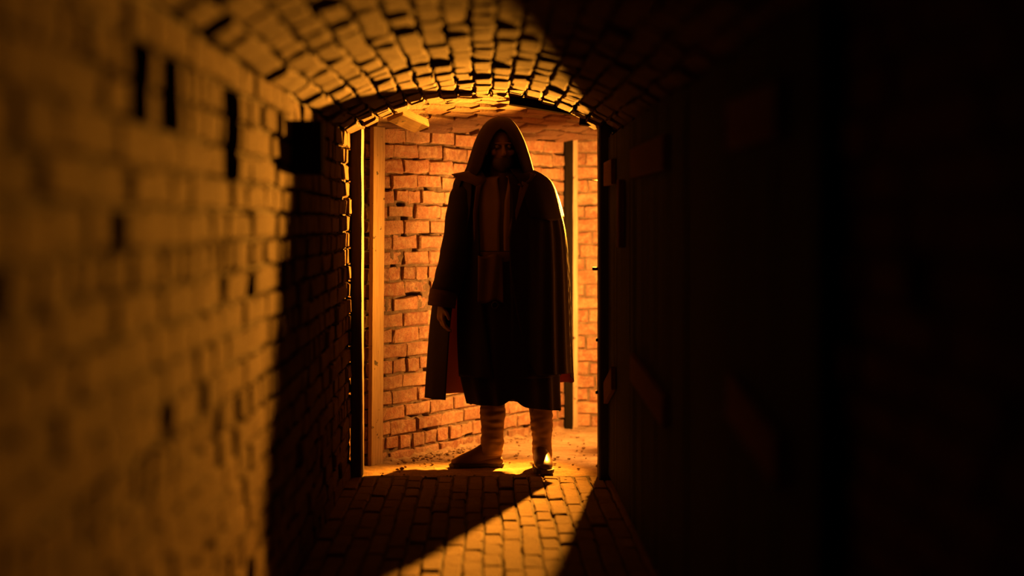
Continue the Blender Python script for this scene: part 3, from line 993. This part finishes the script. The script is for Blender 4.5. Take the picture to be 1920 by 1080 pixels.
# lapels and pointed collar
def panel(name, pts, mat, thick=.006, bulge=.01):
    P = [Vector(p) - OFF for p in pts]
    c = sum(P, Vector()) / len(P) + Vector((0, -bulge, 0))
    bm = bmesh.new()
    vs_ = [bm.verts.new(p) for p in P]; vc = bm.verts.new(c)
    for i in range(len(P)): bm.faces.new((vs_[i], vs_[(i+1) % len(P)], vc))
    bmesh.ops.subdivide_edges(bm, edges=bm.edges, cuts=2, use_grid_fill=True)
    bmesh.ops.recalc_face_normals(bm, faces=bm.faces)
    o = link(name, from_bm(name, bm), mat, man, True)
    o.modifiers.new('t', 'SOLIDIFY').thickness = thick
    return o
def c10(px, py, y):
    x, z = q10(px, py); return (x, y, z)
panel('collar', [c10(902, 316, 9.99), c10(876, 321, 9.96), c10(847, 327, 9.93), c10(856, 335, 9.925), c10(882, 343, 9.90), c10(900, 352, 9.895), c10(912, 338, 9.92)], M_LAPEL)
panel('collar', [c10(968, 316, 9.99), c10(985, 320, 9.965), c10(1004, 326, 9.945), c10(996, 338, 9.92), c10(978, 350, 9.895), c10(964, 345, 9.91)], M_LAPEL)
panel('lapel', [c10(978, 340, 9.905), c10(990, 346, 9.895), c10(972, 400, 9.878), c10(957, 448, 9.875), c10(950, 446, 9.880), c10(962, 395, 9.885)], M_LAPEL, .005, .006)
panel('lapel', [c10(903, 346, 9.895), c10(893, 350, 9.89), c10(887, 400, 9.885), c10(889, 452, 9.885), c10(894, 452, 9.888), c10(896, 400, 9.890)], M_LAPEL, .005, .006)
# the hood
HR_ = [(1.562, 866, 1006, 10.055, .135), ]
def hood_rng(t):
    # t: 0 top .. 1 shoulders; opening for the face
    if t < .44: o_ = 1
    elif t < .70: o_ = 1 + 33 * ((t - .44) / .26) ** .45
    else: o_ = 34 + 8 * (t - .70) / .30
    return rad(o_ + 2), rad(360 - o_ + 4)
drape('hood', [row(217.5, 936, 941, 10.06, .006), row(220, 925, 953, 10.055, .045), row(227, 913, 963, 10.045, .085), row(242, 901, 974, 10.04, .120), row(265, 890, 985, 10.035, .142), row(292, 881, 994, 10.035, .150), row(314, 874, 1000, 10.04, .150), row(330, 866, 1004, 10.05, .150)],
      M_HOOD, nphi=96, nrow=44, rng=hood_rng, fold=folds(21, 7, .035, .3), thick=.006)
# leg wrappings
def legwrap(cx, py0, py1, y, r0, r1, seed):
    s = y / FPX
    pts = []
    for i in range(7):
        t_ = i / 6
        py = py0 + (py1 - py0) * t_
        r = r0 + (r1 - r0) * t_ + .003 * math.sin(i * 2.3 + seed)
        pts.append(((cx[0] + (cx[1] - cx[0]) * t_ - VX) * s, y, EYE - (py - VY) * s, r))
    return tube('leg_wrap', pts, M_WRAP, n=36, sub=12, wr=.07, seed=seed, ring=.22)
legwrap((924, 923), 735, 853, 10.09, .066, .051, 3)
legwrap((1015, 1017), 745, 862, 10.045, .058, .045, 8)
# shoes
def shoe(name, heel, d, L, W, mat, seed):
    heel = Vector(heel) - OFF
    d = Vector((d[0], d[1], 0)).normalized()
    sd = Vector((-d.y, d.x, 0))
    secs = [(-.02, .020, .030, .050), (0, .033, .012, .085), (.10, .040, .012, .112), (.24, .041, .012, .120), (.36, .042, .012, .108), (.50, .046, .012, .086), (.66, .050, .012, .070), (.82, .049, .012, .058), (.93, .038, .012, .046), (1.0, .018, .014, .034)]
    secs = [(a_, b_ , c_, d_ * (1.2 if a_ < .95 else 1.1)) for a_, b_, c_, d_ in secs]
    V, F = [], []
    n = 18
    for (s, wv, b0, h) in secs:
        for k in range(n):
            a = 2 * PI * k / n
            c, si = math.cos(a), math.sin(a)
            x = wv * W / .05 * math.copysign(abs(c) ** .7, c)
            z = b0 + (h - b0) * (.5 + .5 * math.copysign(abs(si) ** .75, si))
            V.append(heel + d * (s * L) + sd * x * (1 - .35 * max(0, si) ** 2) + Vector((0, 0, z)))
    for i in range(len(secs) - 1):
        for k in range(n):
            F.append((i*n+k, i*n+(k+1) % n, (i+1)*n+(k+1) % n, (i+1)*n+k))
    F.append(tuple(range(n))[::-1]); F.append(tuple(range((len(secs)-1)*n, len(secs)*n)))
    o = link('shoe', mesh('shoe', V, F), mat, man, True)
    o.modifiers.new('s', 'SUBSURF').levels = 1
    # sole
    V, F = [], []
    out = [(s, wv) for s, wv, _, _ in secs]
    loop = [(s, wv) for s, wv in out] + [(s, -wv) for s, wv in out[::-1]]
    for zz, gr in ((0.0, 1.05), (.020, 1.10), (.022, 1.0)):
        for s, wv in loop:
            V.append(heel + d * (L * (s + (gr - 1) * (s - .5))) + sd * (wv * W / .05 * gr) + Vector((0, 0, zz)))
    m_ = len(loop)
    for j in range(2):
        for k in range(m_):
            F.append((j*m_+k, j*m_+(k+1) % m_, (j+1)*m_+(k+1) % m_, (j+1)*m_+k))
    F.append(tuple(range(m_))[::-1]); F.append(tuple(range(2*m_, 3*m_)))
    link('sole', mesh('sole', V, F), M_SOLE, o)
    # laces across the instep
    for i, s in enumerate((.44, .52, .60, .68)):
        hh = .126 - (s - .36) * .150
        a = heel + d * (s * L) + sd * .024 + Vector((0, 0, hh - .017))
        b_ = heel + d * (s * L + .006) - sd * .024 + Vector((0, 0, hh - .017))
        c_ = (a + b_) / 2 + Vector((0, 0, .010))
        bm = bmesh.new(); capsule(bm, a, c_, .0035, .0035, 8); capsule(bm, c_, b_, .0035, .0035, 8)
        link('lace', from_bm('lace', bm), M_WRAP, o, True)
    return o
shoe('shoe', (.094, 10.115, .006), (-1, -.10), .262, .048, M_LEATHER_MATT, 1)
shoe('shoe', (.302, 10.10, .006), (.06, -1), .262, .050, M_LEATHER, 2)
